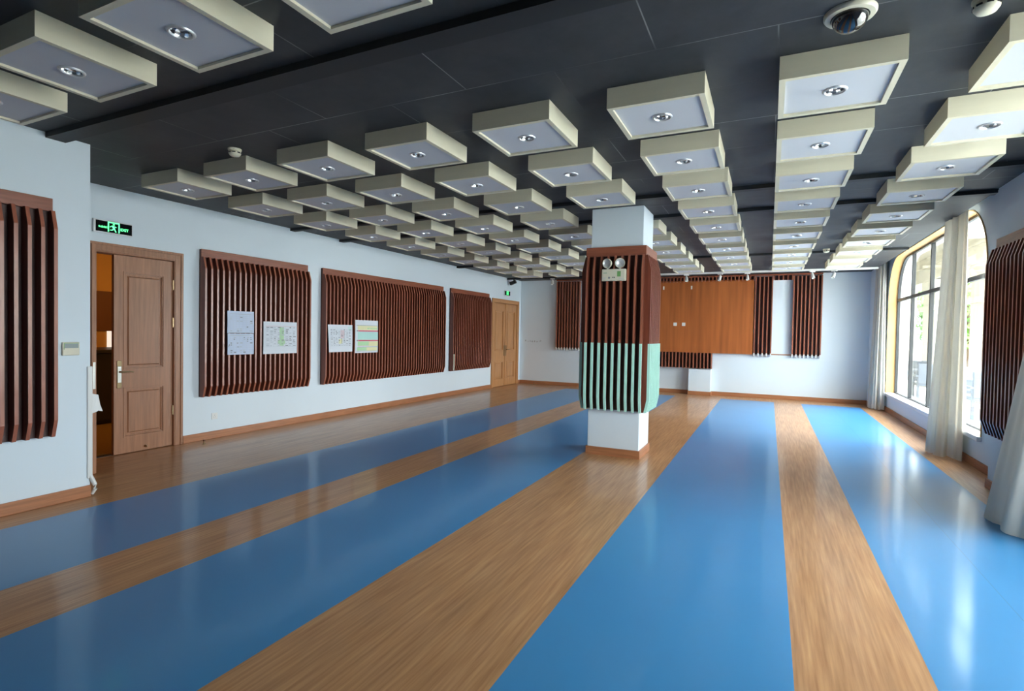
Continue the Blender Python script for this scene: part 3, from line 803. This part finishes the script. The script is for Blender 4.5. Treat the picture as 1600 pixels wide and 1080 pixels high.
def exit_sign(y, z, w_, h_, label, full):
    r = thing('exit_sign', label, 'exit sign', (XL, y, z))
    g = MB(); g.bbox(0.0, 0.03, -w_ / 2, w_ / 2, -h_ / 2, h_ / 2, 0.005); g.build('sign_case', satin_m, r)
    g = MB(); g.box(0.030, 0.032, -w_ / 2 + 0.02, w_ / 2 - 0.008, -h_ / 2 + 0.012, h_ / 2 - 0.012); g.build('sign_face', mat('matte_black', (0.006, 0.007, 0.008), 0.9, spec=0.1), r)
    # running figure in a doorway
    q = MB(); X0, X1 = 0.032, 0.0345
    s_ = h_ * 0.36
    def bar(y0, z0, y1, z1, t):
        d = Vector((y1 - y0, z1 - z0)); d.normalize(); n = Vector((-d.y, d.x)) * t / 2
        q.prism([(y0 + n.x, z0 + n.y), (y0 - n.x, z0 - n.y), (y1 - n.x, z1 - n.y), (y1 + n.x, z1 + n.y)], lambda p, k: (X0 if k == 0 else X1, p[0] * 1.0, p[1]))
    W2 = s_ * 1.05
    bar(-W2, -s_, -W2, s_, s_ * 0.22); bar(W2, -s_, W2, s_, s_ * 0.22); bar(-W2 * 1.1, s_, W2 * 1.1, s_, s_ * 0.22)
    bar(-0.25 * s_, 0.35 * s_, 0.10 * s_, -0.25 * s_, s_ * 0.36)
    bar(-0.25 * s_, 0.35 * s_, -0.75 * s_, 0.05 * s_, s_ * 0.16); bar(-0.1 * s_, 0.3 * s_, 0.5 * s_, 0.12 * s_, s_ * 0.16)
    bar(0.10 * s_, -0.25 * s_, 0.45 * s_, -0.95 * s_, s_ * 0.2); bar(0.05 * s_, -0.25 * s_, -0.35 * s_, -0.6 * s_, s_ * 0.2); bar(-0.35 * s_, -0.6 * s_, -0.7 * s_, -0.6 * s_, s_ * 0.16)
    q.lathe([(s_ * 0.17, 0), (s_ * 0.17, X1 - X0), (0, X1 - X0)], T(X0, 0.02 * s_, 0.66 * s_) @ RY(PI / 2), n=14)
    q.build('running_figure', green_e, r)
    if full:
        text_mesh('安全出口', 0.024, green_e, 'lettering', r, fr_text_left(-0.106, -h_ * 0.06, 0.033), 0.0006)
        text_mesh('EXIT', 0.042, green_e, 'lettering', r, fr_text_left(0.112, -h_ * 0.08, 0.033), 0.0008)
    return r
exit_sign(3.53, 2.605, 0.40, 0.145, 'green lit exit sign above the half-open left door', True)
exit_sign(13.65, 2.62, 0.36, 0.14, 'small green exit sign above the far closed door', False)

# emergency twin-head light on the pillar
EY = by0 - FD
r = thing('emergency_light', 'white emergency light with two round lamp heads on the pillar slats', 'emergency light', (-1.705, EY, 2.22))
g = MB(); g.bbox(-0.145, 0.145, -0.055, 0.0, -0.07, 0.07, 0.008); bd = g.build('housing', cream_m, r)
for s_ in (-1, 1):
    x = 0.075 * s_ - 0.005
    g = MB(); g.tube([(x, -0.028, 0.068), (x, -0.028, 0.095)], 0.012); hd = g.build('lamp_neck', white_m, r)
    A = T(x, -0.03, 0.142) @ RZ(0.25 * s_) @ RX(PI / 2 + 0.1)
    g = MB(); g.lathe([(0.030, -0.035), (0.050, -0.02), (0.058, 0.0), (0.060, 0.02), (0.056, 0.024), (0.050, 0.018)], A, n=28, cap1=False); h_ = g.build('lamp_head', cream_m, r, smooth=True)
    g = MB(); g.lathe([(0.052, 0.018), (0.040, 0.004), (0.02, -0.004), (0, -0.006)], A, n=28, cap0=False, cap1=False); g.build('lamp_reflector', satin_m, h_, smooth=True)
def fr_text_back(x, z, y):   # text facing -Y
    return Matrix(((1, 0, 0, x), (0, 0, -1, y), (0, 1, 0, z), (0, 0, 0, 1)))
g = MB(); g.box(0.045, 0.088, -0.0565, -0.055, -0.022, 0.042); g.build('green_label', greenp_m, r)
g = MB(); g.box(-0.125, -0.08, -0.0560, -0.055, 0.018, 0.030); g.build('printed_mark', mat('pale_green_print', (0.42, 0.52, 0.36), 0.7), r)
g = MB(); g.lathe([(0.013, 0), (0.013, 0.003), (0, 0.003)], T(-0.052, -0.055, -0.034) @ RX(PI / 2), n=16); g.build('test_button', ink_m, r)
g = MB()
for x in (-0.012, 0.006): g.box(x, x + 0.012, -0.057, -0.055, -0.038, -0.024)
g.build('indicator', black_m, r)
g = MB(); g.box(-0.128, -0.092, -0.0562, -0.055, -0.040, -0.034); g.box(-0.128, -0.105, -0.0562, -0.055, -0.050, -0.046); g.box(0.07, 0.125, -0.0562, -0.055, -0.052, -0.049); g.build('printed_text', inkl_m, r)

# ================================================================== PAPERS on the slats
PX = XL + 0.1335
def paper(label, y0, y1, z0, z1, rows, cols, cells, margin=(0.08, 0.05, 0.06, 0.14), skew=0.0, ink=0.8, seed=1):
    """cells: list of (material, u0, u1, v0, v1) printed blocks"""
    rd = random.Random(seed)
    r = thing('notice_sheet', label, 'paper sheet', (PX, (y0 + y1) / 2, z0), group='paper sheets on the slats')
    w_, h_ = y1 - y0, z1 - z0
    def P(u, v, off): return (off + 0.004 * math.sin(u * 7 + v * 3), -w_ / 2 + u * w_ + (1 - v) * skew * (1 - u), v * h_)
    g = MB(); n = 8
    V = [[[g.bm.verts.new(P(i / n, j / n, 0.0012 * k)) for i in range(n + 1)] for j in range(n + 1)] for k in (0, 1)]
    for k in (0, 1):
        for i in range(n):
            for j in range(n): g.face((V[k][j][i], V[k][j][i + 1], V[k][j + 1][i + 1], V[k][j + 1][i]))
    for i in range(n):
        g.face((V[0][0][i], V[0][0][i + 1], V[1][0][i + 1], V[1][0][i])); g.face((V[0][n][i], V[0][n][i + 1], V[1][n][i + 1], V[1][n][i]))
        g.face((V[0][i][0], V[0][i + 1][0], V[1][i + 1][0], V[1][i][0])); g.face((V[0][i][n], V[0][i + 1][n], V[1][i + 1][n], V[1][i][n]))
    sh = g.build('sheet', paperb_m if 'bluish' in label else paper_m, r, smooth=True)
    q = MB(); mats = []
    def blk(m, u0, u1, v0, v1, off):
        if m not in mats: mats.append(m)
        q.mi = mats.index(m)
        k = max(1, int((u1 - u0) * 10)); kv = max(1, int((v1 - v0) * 8))
        for i in range(k):
            for j in range(kv):
                a, b = u0 + (u1 - u0) * i / k, u0 + (u1 - u0) * (i + 1) / k; c_, d_ = v0 + (v1 - v0) * j / kv, v0 + (v1 - v0) * (j + 1) / kv
                q.face([q.bm.verts.new(P(*p, off)) for p in ((a, c_), (b, c_), (b, d_), (a, d_))])
    for (m, u0, u1, v0, v1) in cells: blk(m, u0, u1, v0, v1, 0.0022)
    l_, rr, b_, t_ = margin
    if rows:
        for i in range(rows + 1):
            v = b_ + (1 - t_ - b_) * i / rows; blk(inkl_m, l_, 1 - rr, v - 0.002, v + 0.002, 0.0028)
        for i in range(cols + 1):
            u = l_ + (1 - l_ - rr) * i / cols; blk(inkl_m, u - 0.002, u + 0.002, b_, 1 - t_, 0.0028)
        for i in range(rows):                 # unreadable handwriting-sized marks in the cells
            for j in range(cols):
                if rd.random() > ink: continue
                u = l_ + (1 - l_ - rr) * (j + 0.18) / cols; v = b_ + (1 - t_ - b_) * (i + 0.3) / rows
                blk(ink_m if rd.random() < 0.45 else inkl_m, u, u + (1 - l_ - rr) / cols * rd.uniform(0.35, 0.75), v, v + (1 - t_ - b_) / rows * rd.uniform(0.3, 0.55), 0.0032)
    q.build('printed_table', mats, sh)
    return r
paper('bluish sheet at far left on the panel beside the half-open door, upper of two', 4.87, 5.285, 1.425, 1.73, 9, 7, [(ink_m, 0.06, 0.94, 0.012, 0.03), (inkl_m, 0.1, 0.9, 0.86, 0.875)], ink=0.25, seed=3)
paper('bluish sheet at far left on the panel beside the half-open door, lower of two', 4.875, 5.285, 1.13, 1.42, 9, 7, [(inkl_m, 0.1, 0.9, 0.9, 0.925), (ink_m, 0.03, 0.05, 0.36, 0.44), (ink_m, 0.05, 0.07, 0.42, 0.50)], ink=0.25, seed=4)
paper('white timetable sheet with a green middle column, right on the panel beside the half-open door', 5.445, 6.055, 1.125, 1.60, 11, 8, [(pgreen_m, 0.47, 0.60, 0.25, 0.84), (pgreen_m, 0.42, 0.64, 0.30, 0.42), (ppink_m, 0.06, 0.97, 0.855, 0.87)], (0.06, 0.03, 0.22, 0.15), ink=0.75, seed=5)
paper('white timetable sheet with grey print, left of the striped one on the widest panel', 6.70, 7.285, 1.12, 1.585, 11, 8, [(ppink_m, 0.50, 0.66, 0.50, 0.80), (pyel_m, 0.42, 0.58, 0.30, 0.48), (mat('cell_pale_cyan', (0.62, 0.78, 0.78), 0.8), 0.80, 0.97, 0.80, 0.95)], (0.08, 0.07, 0.22, 0.16), skew=0.035, ink=0.85, seed=6)
paper('brightly striped sheet with red, green, yellow and cyan rows on the widest panel', 7.355, 7.965, 1.09, 1.68, 0, 0,
      [(ink_m, 0.05, 0.97, 0.835, 0.845), (pyel_m, 0.1, 0.97, 0.70, 0.83), (pgreen_m, 0.45, 0.97, 0.73, 0.77), (pred_m, 0.12, 1.0, 0.655, 0.69), (ink_m, 0.06, 0.11, 0.655, 0.69), (pcyan_m, 0.1, 1.0, 0.40, 0.645),
       (pred_m, 0.12, 1.0, 0.36, 0.395), (ink_m, 0.06, 0.11, 0.36, 0.395), (pgreen_m, 0.1, 0.6, 0.22, 0.35), (pyel_m, 0.6, 1.0, 0.20, 0.35), (ppink_m, 0.1, 0.6, 0.20, 0.22), (ink_m, 0.1, 0.97, 0.175, 0.185),
       (pgreen_m, 0.08, 0.5, 0.07, 0.17), (pyel_m, 0.5, 0.96, 0.06, 0.17), (ink_m, 0.06, 0.96, 0.045, 0.055)], seed=8)

# ================================================================== WALL BITS
r = thing('thermostat', 'small cream control unit with a grey display on the near left wall', 'thermostat', (XN, 2.47, 1.24))
g = MB(); g.bbox(0, 0.022, -0.062, 0.062, 0.0, 0.112, 0.006); g.build('case', cream_m, r)
g = MB(); g.box(0.022, 0.0235, -0.048, 0.052, 0.062, 0.100); g.build('display', mat('lcd_grey', (0.28, 0.33, 0.32), 0.25), r)
g = MB(); g.box(0.022, 0.0232, -0.054, -0.050, 0.05, 0.105); g.box(0.022, 0.0232, -0.05, 0.056, 0.102, 0.106); g.build('display_border', greenp_m, r)

r = thing('cable_trunking', 'white cable trunking down the wall corner beside the half-open door', 'cable cover', (XN, YN, 0.1))
g = MB(); g.bbox(-0.02, 0.014, -0.026, 0.014, 0.06, 1.04, 0.006); g.build('trunking', white_m, r)
g = MB(); g.tube([(0.0, 0.0, 0.08), (0.012, 0.010, 0.045), (0.030, 0.022, 0.0), (0.034, 0.024, -0.035), (0.014, 0.008, -0.08)], [0.018, 0.018, 0.017, 0.016, 0.013], 10); g.build('bent_end', white_m, r, smooth=True)
g = MB()
vs = [(0.0, 0.013, 0.80), (0.0, 0.062, 0.785), (0.004, 0.074, 0.70), (0.006, 0.094, 0.635), (0.004, 0.06, 0.645), (0.0, 0.05, 0.635), (0.0, 0.013, 0.625)]
a = [g.bm.verts.new(p) for p in vs]; b = [g.bm.verts.new((p[0] + 0.002, p[1], p[2])) for p in vs]
g.face(a); g.face(b)
for i in range(len(vs)): g.face((a[i], a[(i + 1) % len(vs)], b[(i + 1) % len(vs)], b[i]))
g.build('torn_flap', white_m, r)

def outlet(name, label, M_, w_=0.086):
    r = thing(name, label, 'socket'); r.matrix_world = M_
    g = MB(); g.bbox(-w_ / 2, w_ / 2, 0, 0.009, -0.043, 0.043, 0.003); g.build('cover_plate', white_m, r)
    g = MB()
    for x, z in ((-0.012, -0.012), (0.012, -0.012), (0, 0.012)): g.box(x - 0.002, x + 0.002, 0.009, 0.0096, z - 0.006, z + 0.006)
    g.build('socket_holes', ink_m, r)
outlet('wall_socket', 'white wall socket low under the panel beside the half-open door', fr_left(XL, 4.785) @ T(0, 0, 0.30))
outlet('wall_socket', 'white wall socket on the cherry board, left one of two', fr_back(-2.235, YB - 0.10) @ T(0, 0, 1.81))
outlet('wall_socket', 'white wall socket on the cherry board, right one of two', fr_back(-2.02, YB - 0.10) @ T(0, 0, 1.81))
outlet('wall_socket', 'small white socket on the wall low beside the near right pillar', fr_right(XR, 7.25) @ T(0, 0, 0.27), 0.05)
for x, lab in ((-2.55, 'small white hook high on the cherry board, left one'), (-1.845, 'small white hook high on the cherry board, right one')):
    r = thing('wall_hook', lab, 'hook', (x, YB - 0.10, 2.76))
    g = MB(); g.bbox(-0.018, 0.018, -0.012, 0, -0.045, 0.045, 0.004); g.build('hook_plate', white_m, r)
    g = MB(); g.tube([(0, -0.01, -0.02), (0, -0.035, -0.03), (0, -0.035, -0.005)], 0.006); g.build('hook', white_m, r)
r = thing('wall_mark', 'row of small grey smudges on the back wall near the left corner', 'wall marks', (-6.3, YB, 1.27))
g = MB()
for k, (x, w_, z) in enumerate(((-0.28, 0.04, 0.015), (-0.19, 0.02, -0.012), (-0.13, 0.03, 0.0), (-0.07, 0.05, -0.01), (0.01, 0.045, -0.006), (0.09, 0.04, -0.012), (0.17, 0.02, 0.0), (0.21, 0.03, 0.012))):
    g.prism([(x, z - 0.024), (x + w_ * 0.8, z - 0.018), (x + w_ * 0.7, z + 0.022), (x + w_ * 0.2, z + 0.026)], lambda p, kk: (p[0], -0.0005 - 0.002 * kk, p[1]))
g.build('smudges', mat('smudge_grey', (0.40, 0.44, 0.47), 0.8), r)
def stopper(x, y, label):
    r = thing('door_stopper', label, 'door stopper', (x, y, 0))
    g = MB(); g.lathe([(0.022, 0), (0.022, 0.006), (0.009, 0.012), (0.009, 0.042)], n=16); g.build('stopper_post', brass_m, r, smooth=True)
    g = MB(); g.lathe([(0.013, 0.040), (0.015, 0.046), (0.013, 0.056), (0, 0.058)], n=16); g.build('stopper_cap', mat('red_brown_rubber', (0.16, 0.05, 0.03), 0.6), r, smooth=True)
stopper(-6.50, 4.47, 'small brass door stopper on the floor right of the half-open door')
stopper(-6.22, 14.50, 'small brass door stopper on the floor by the far left corner')

# ================================================================== CURTAINS
def curtain(label, cx, cy, top, bot, zt, zb, folds, seed, axis_top=(0, 1), ang=0.0, lean=(0, 0), wav=0.05, group='long pale curtains'):
    """a gathered curtain: closed wavy outline lofted from top to floor. top/bot: half sizes (along wall, out of wall)"""
    rd = random.Random(seed)
    r = thing('curtain', label, 'curtain', (cx, cy, zb), group=group)
    g = MB(); n = 220; m = 30
    ph = [rd.uniform(0, 6.28) for _ in range(6)]
    rings = []
    for j in range(m + 1):
        t = j / m                      # 0 bottom .. 1 top
        z = zb + (zt - zb) * t
        s_ = 1 - t
        e = s_ ** 1.3
        hy = top[0] + (bot[0] - top[0]) * e; hx = top[1] + (bot[1] - top[1]) * e
        ring_ = []
        for i in range(n):
            a = 2 * PI * i / n
            fold = 1 + wav * math.sin(folds * a + ph[0] + 0.5 * s_ * math.sin(2 * a)) + wav * 0.5 * math.sin((folds * 2 + 1) * a + ph[1]) + wav * 0.5 * math.sin(3 * a + ph[2])
            px = hx * math.cos(a) * fold; py = hy * math.sin(a) * fold
            zz = z + (0.012 * math.sin(folds * a + ph[3]) if j == 0 else 0)
            ring_.append(g.bm.verts.new((px + lean[0] * s_, py + lean[1] * s_, zz - zb)))
        rings.append(ring_)
    for a, b in zip(rings, rings[1:]):
        for i in range(n): g.face((a[i], a[(i + 1) % n], b[(i + 1) % n], b[i]))
    o = g.build('curtain_cloth', curt_m, r, smooth=True)
    for p in o.data.polygons: p.use_smooth = True
    hb = MB(); hb.lathe([(top[1] * 1.02, zt - zb - 0.0), (top[1] * 1.02, zt - zb + 0.06)], Matrix.Diagonal((1, top[0] / top[1], 1, 1)), n=40); hb.build('heading_tape', curt_m, r, smooth=True)
    return r
curtain('pale curtain gathered at the far end of the window, by the back corner', 2.14, 13.84, (0.19, 0.07), (0.25, 0.14), 3.30, 0.02, 6, 11, wav=0.20)
curtain('pale grey curtain gathered in the middle of the window', 2.13, 8.66, (0.25, 0.075), (0.30, 0.16), 3.30, 0.02, 6, 5, lean=(0, 0.12), wav=0.20)
curtain('large pale curtain flaring to the floor at the right edge, nearest the camera', 2.08, 5.30, (0.24, 0.07), (0.46, 0.25), 3.30, 0.015, 7, 21, lean=(-0.13, 0.36), wav=0.09)
g = MB(); g.tube([(2.15, 7.1, 3.38), (2.15, 13.95, 3.38)], 0.006, 10)
tag(g.build('curtain_rail', satin_m), 'curtain rail in the recess above the window', 'curtain rail')

# ================================================================== TERRACE OUTSIDE
g = MB(); g.box(XW, 40, -30, 60, -0.35, -0.02); struct('floor_terrace', g, paving_m, 'pale paving of the terrace outside the window', 'terrace floor')
AX = 4.8
g = MB(); g.box(XW, AX + 0.7, -1.0, 6.9, 4.30, 4.50); struct('ceiling_sky_blocker', g, stone_m, 'added unseen roof cutting the sky light to the narrower window', 'terrace roof')  # unseen roof added to reduce daylight on the near floor
g = MB(); g.box(XW, AX + 0.7, 15.6, 44, 4.35, 4.55); struct('ceiling_terrace_far', g, stone_m, 'pale roof of the arcade seen through the window', 'terrace roof')
g = MB(); g.box(XW, 7.5, 6.6, 6.9, -0.02, 4.30); struct('wall_sky_blocker', g, stone_m, 'added stone wall out of view, blocking sky light to the back wall', 'wall')  # unseen wall added to keep part of the sky off the back wall
g = MB(); g.box(AX, AX + 0.5, 15.6, 44, 3.55, 4.35); g.bbox(AX - 0.06, AX, 15.6, 44, 3.50, 3.62, 0.01); g.bbox(AX - 0.05, AX, 15.6, 44, 4.00, 4.08, 0.01)
g.box(XW, AX, 15.6, 15.9, 3.9, 4.35); g.bbox(XW, AX, 15.55, 15.6, 3.88, 3.98, 0.01)
struct('trim_arcade', g, stone_m, 'pale moulded lintel of the arcade outside the window', 'lintel')
g = MB(); g.box(XW, XW + 0.2, YB + 0.1, 40, 0, 4.4); struct('wall_outside', g, stone_m, 'outer house wall beyond the window', 'wall')
for i, y in enumerate((17.4, 22.3, 27.2, 32.1, 37.0)):
    g = MB(); g.bbox(AX, AX + 0.5, y - 0.75, y + 0.75, -0.02, 3.5, 0.02); g.bbox(AX - 0.08, AX + 0.55, y - 0.85, y + 0.85, 2.5, 2.66, 0.02); g.bbox(AX - 0.05, AX + 0.52, y - 0.80, y + 0.80, 3.2, 3.5, 0.02); g.bbox(AX - 0.08, AX + 0.55, y - 0.85, y + 0.85, -0.02, 0.5, 0.02)
    struct('wall_arcade_pier_%d' % (i + 1), g, stone_m, 'stone arcade pier outside the window, %s from the camera' % ORD[i], 'pier')
def patio_table(x, y, label):
    r = thing('patio_table', label, 'table', (x, y, -0.02), group='terrace tables')
    g = MB(); g.bbox(-0.45, 0.45, -0.45, 0.45, 0.72, 0.76, 0.006); g.build('table_top', rattan_m, r)
    for sx in (-1, 1):
        for sy in (-1, 1):
            g = MB(); g.bbox(sx * 0.40 - 0.03, sx * 0.40 + 0.03, sy * 0.40 - 0.03, sy * 0.40 + 0.03, 0, 0.72, 0.004); g.build('leg', rattan_m, r)
def patio_chair(x, y, rz, label):
    r = thing('patio_chair', label, 'chair', (x, y, -0.02), rz, group='terrace chairs')
    g = MB(); g.bbox(-0.27, 0.27, -0.27, 0.27, 0.40, 0.47, 0.015); g.build('seat', rattan_m, r)
    g = MB(); g.bbox(-0.27, 0.27, 0.22, 0.28, 0.45, 0.95, 0.015); g.build('backrest', rattan_m, r)
    for sx in (-1, 1):
        g = MB(); g.bbox(sx * 0.29 - 0.03, sx * 0.29 + 0.03, -0.25, 0.28, 0.62, 0.67, 0.01); g.build('armrest', rattan_m, r)
        for sy in (-1, 1):
            g = MB(); g.bbox(sx * 0.26 - 0.025, sx * 0.26 + 0.025, sy * 0.24 - 0.025, sy * 0.24 + 0.025, 0, 0.64, 0.004); g.build('leg', rattan_m, r)
patio_table(3.85, 14.0, 'grey terrace table outside, seen right of the middle curtain')
patio_chair(3.75, 13.1, PI, 'grey terrace chair on the camera side of the nearer terrace table')
patio_chair(3.9, 14.95, 0.1, 'grey terrace chair behind the nearer terrace table')
patio_table(3.75, 17.4, 'grey terrace table outside, seen left of the middle curtain')
patio_chair(3.6, 16.5, PI, 'grey terrace chair on the camera side of the farther terrace table')
patio_chair(3.8, 18.4, 0.0, 'grey terrace chair behind the farther terrace table')
def shrub(x, y, h, rad, label, seed):
    rd = random.Random(seed)
    r = thing('tree', label, 'tree', (x, y, -0.1), group='trees beyond the terrace')
    g = MB(); g.tube([(0, 0, 0), (0.05, 0.03, h * 0.35), (0, 0.08, h * 0.7)], [0.14, 0.10, 0.05], 8); g.build('trunk', bark_m, r, smooth=True)
    g = MB()
    for _ in range(1400):
        v = Vector((rd.gauss(0, 1), rd.gauss(0, 1), rd.gauss(0, 1))).normalized() * rad * rd.uniform(0.55, 1.0)
        p = Vector((v.x, v.y, h * 0.62 + v.z * h * 0.38 / rad))
        u = Vector((rd.gauss(0, 1), rd.gauss(0, 1), rd.gauss(0, 1))).normalized(); w_ = u.orthogonal().normalized()
        s_ = rd.uniform(0.10, 0.2)
        g.face([g.bm.verts.new(p + q) for q in (u * s_, w_ * s_ * 0.5, -u * s_, -w_ * s_ * 0.5)])
    g.build('foliage', leaf_m, r)
for i, (x, y, h, rad, lab) in enumerate(((8.0, 30.5, 4.6, 1.8, 'leafy green tree beyond the terrace, seen through the far window panes'), (8.6, 36.0, 5.2, 2.1, 'leafy green tree farthest down the garden'),
                                     (8.8, 24.3, 4.2, 1.7, 'leafy green tree beyond the arcade piers, behind the middle curtain'))):
    shrub(x, y, h, rad, lab, 40 + i)
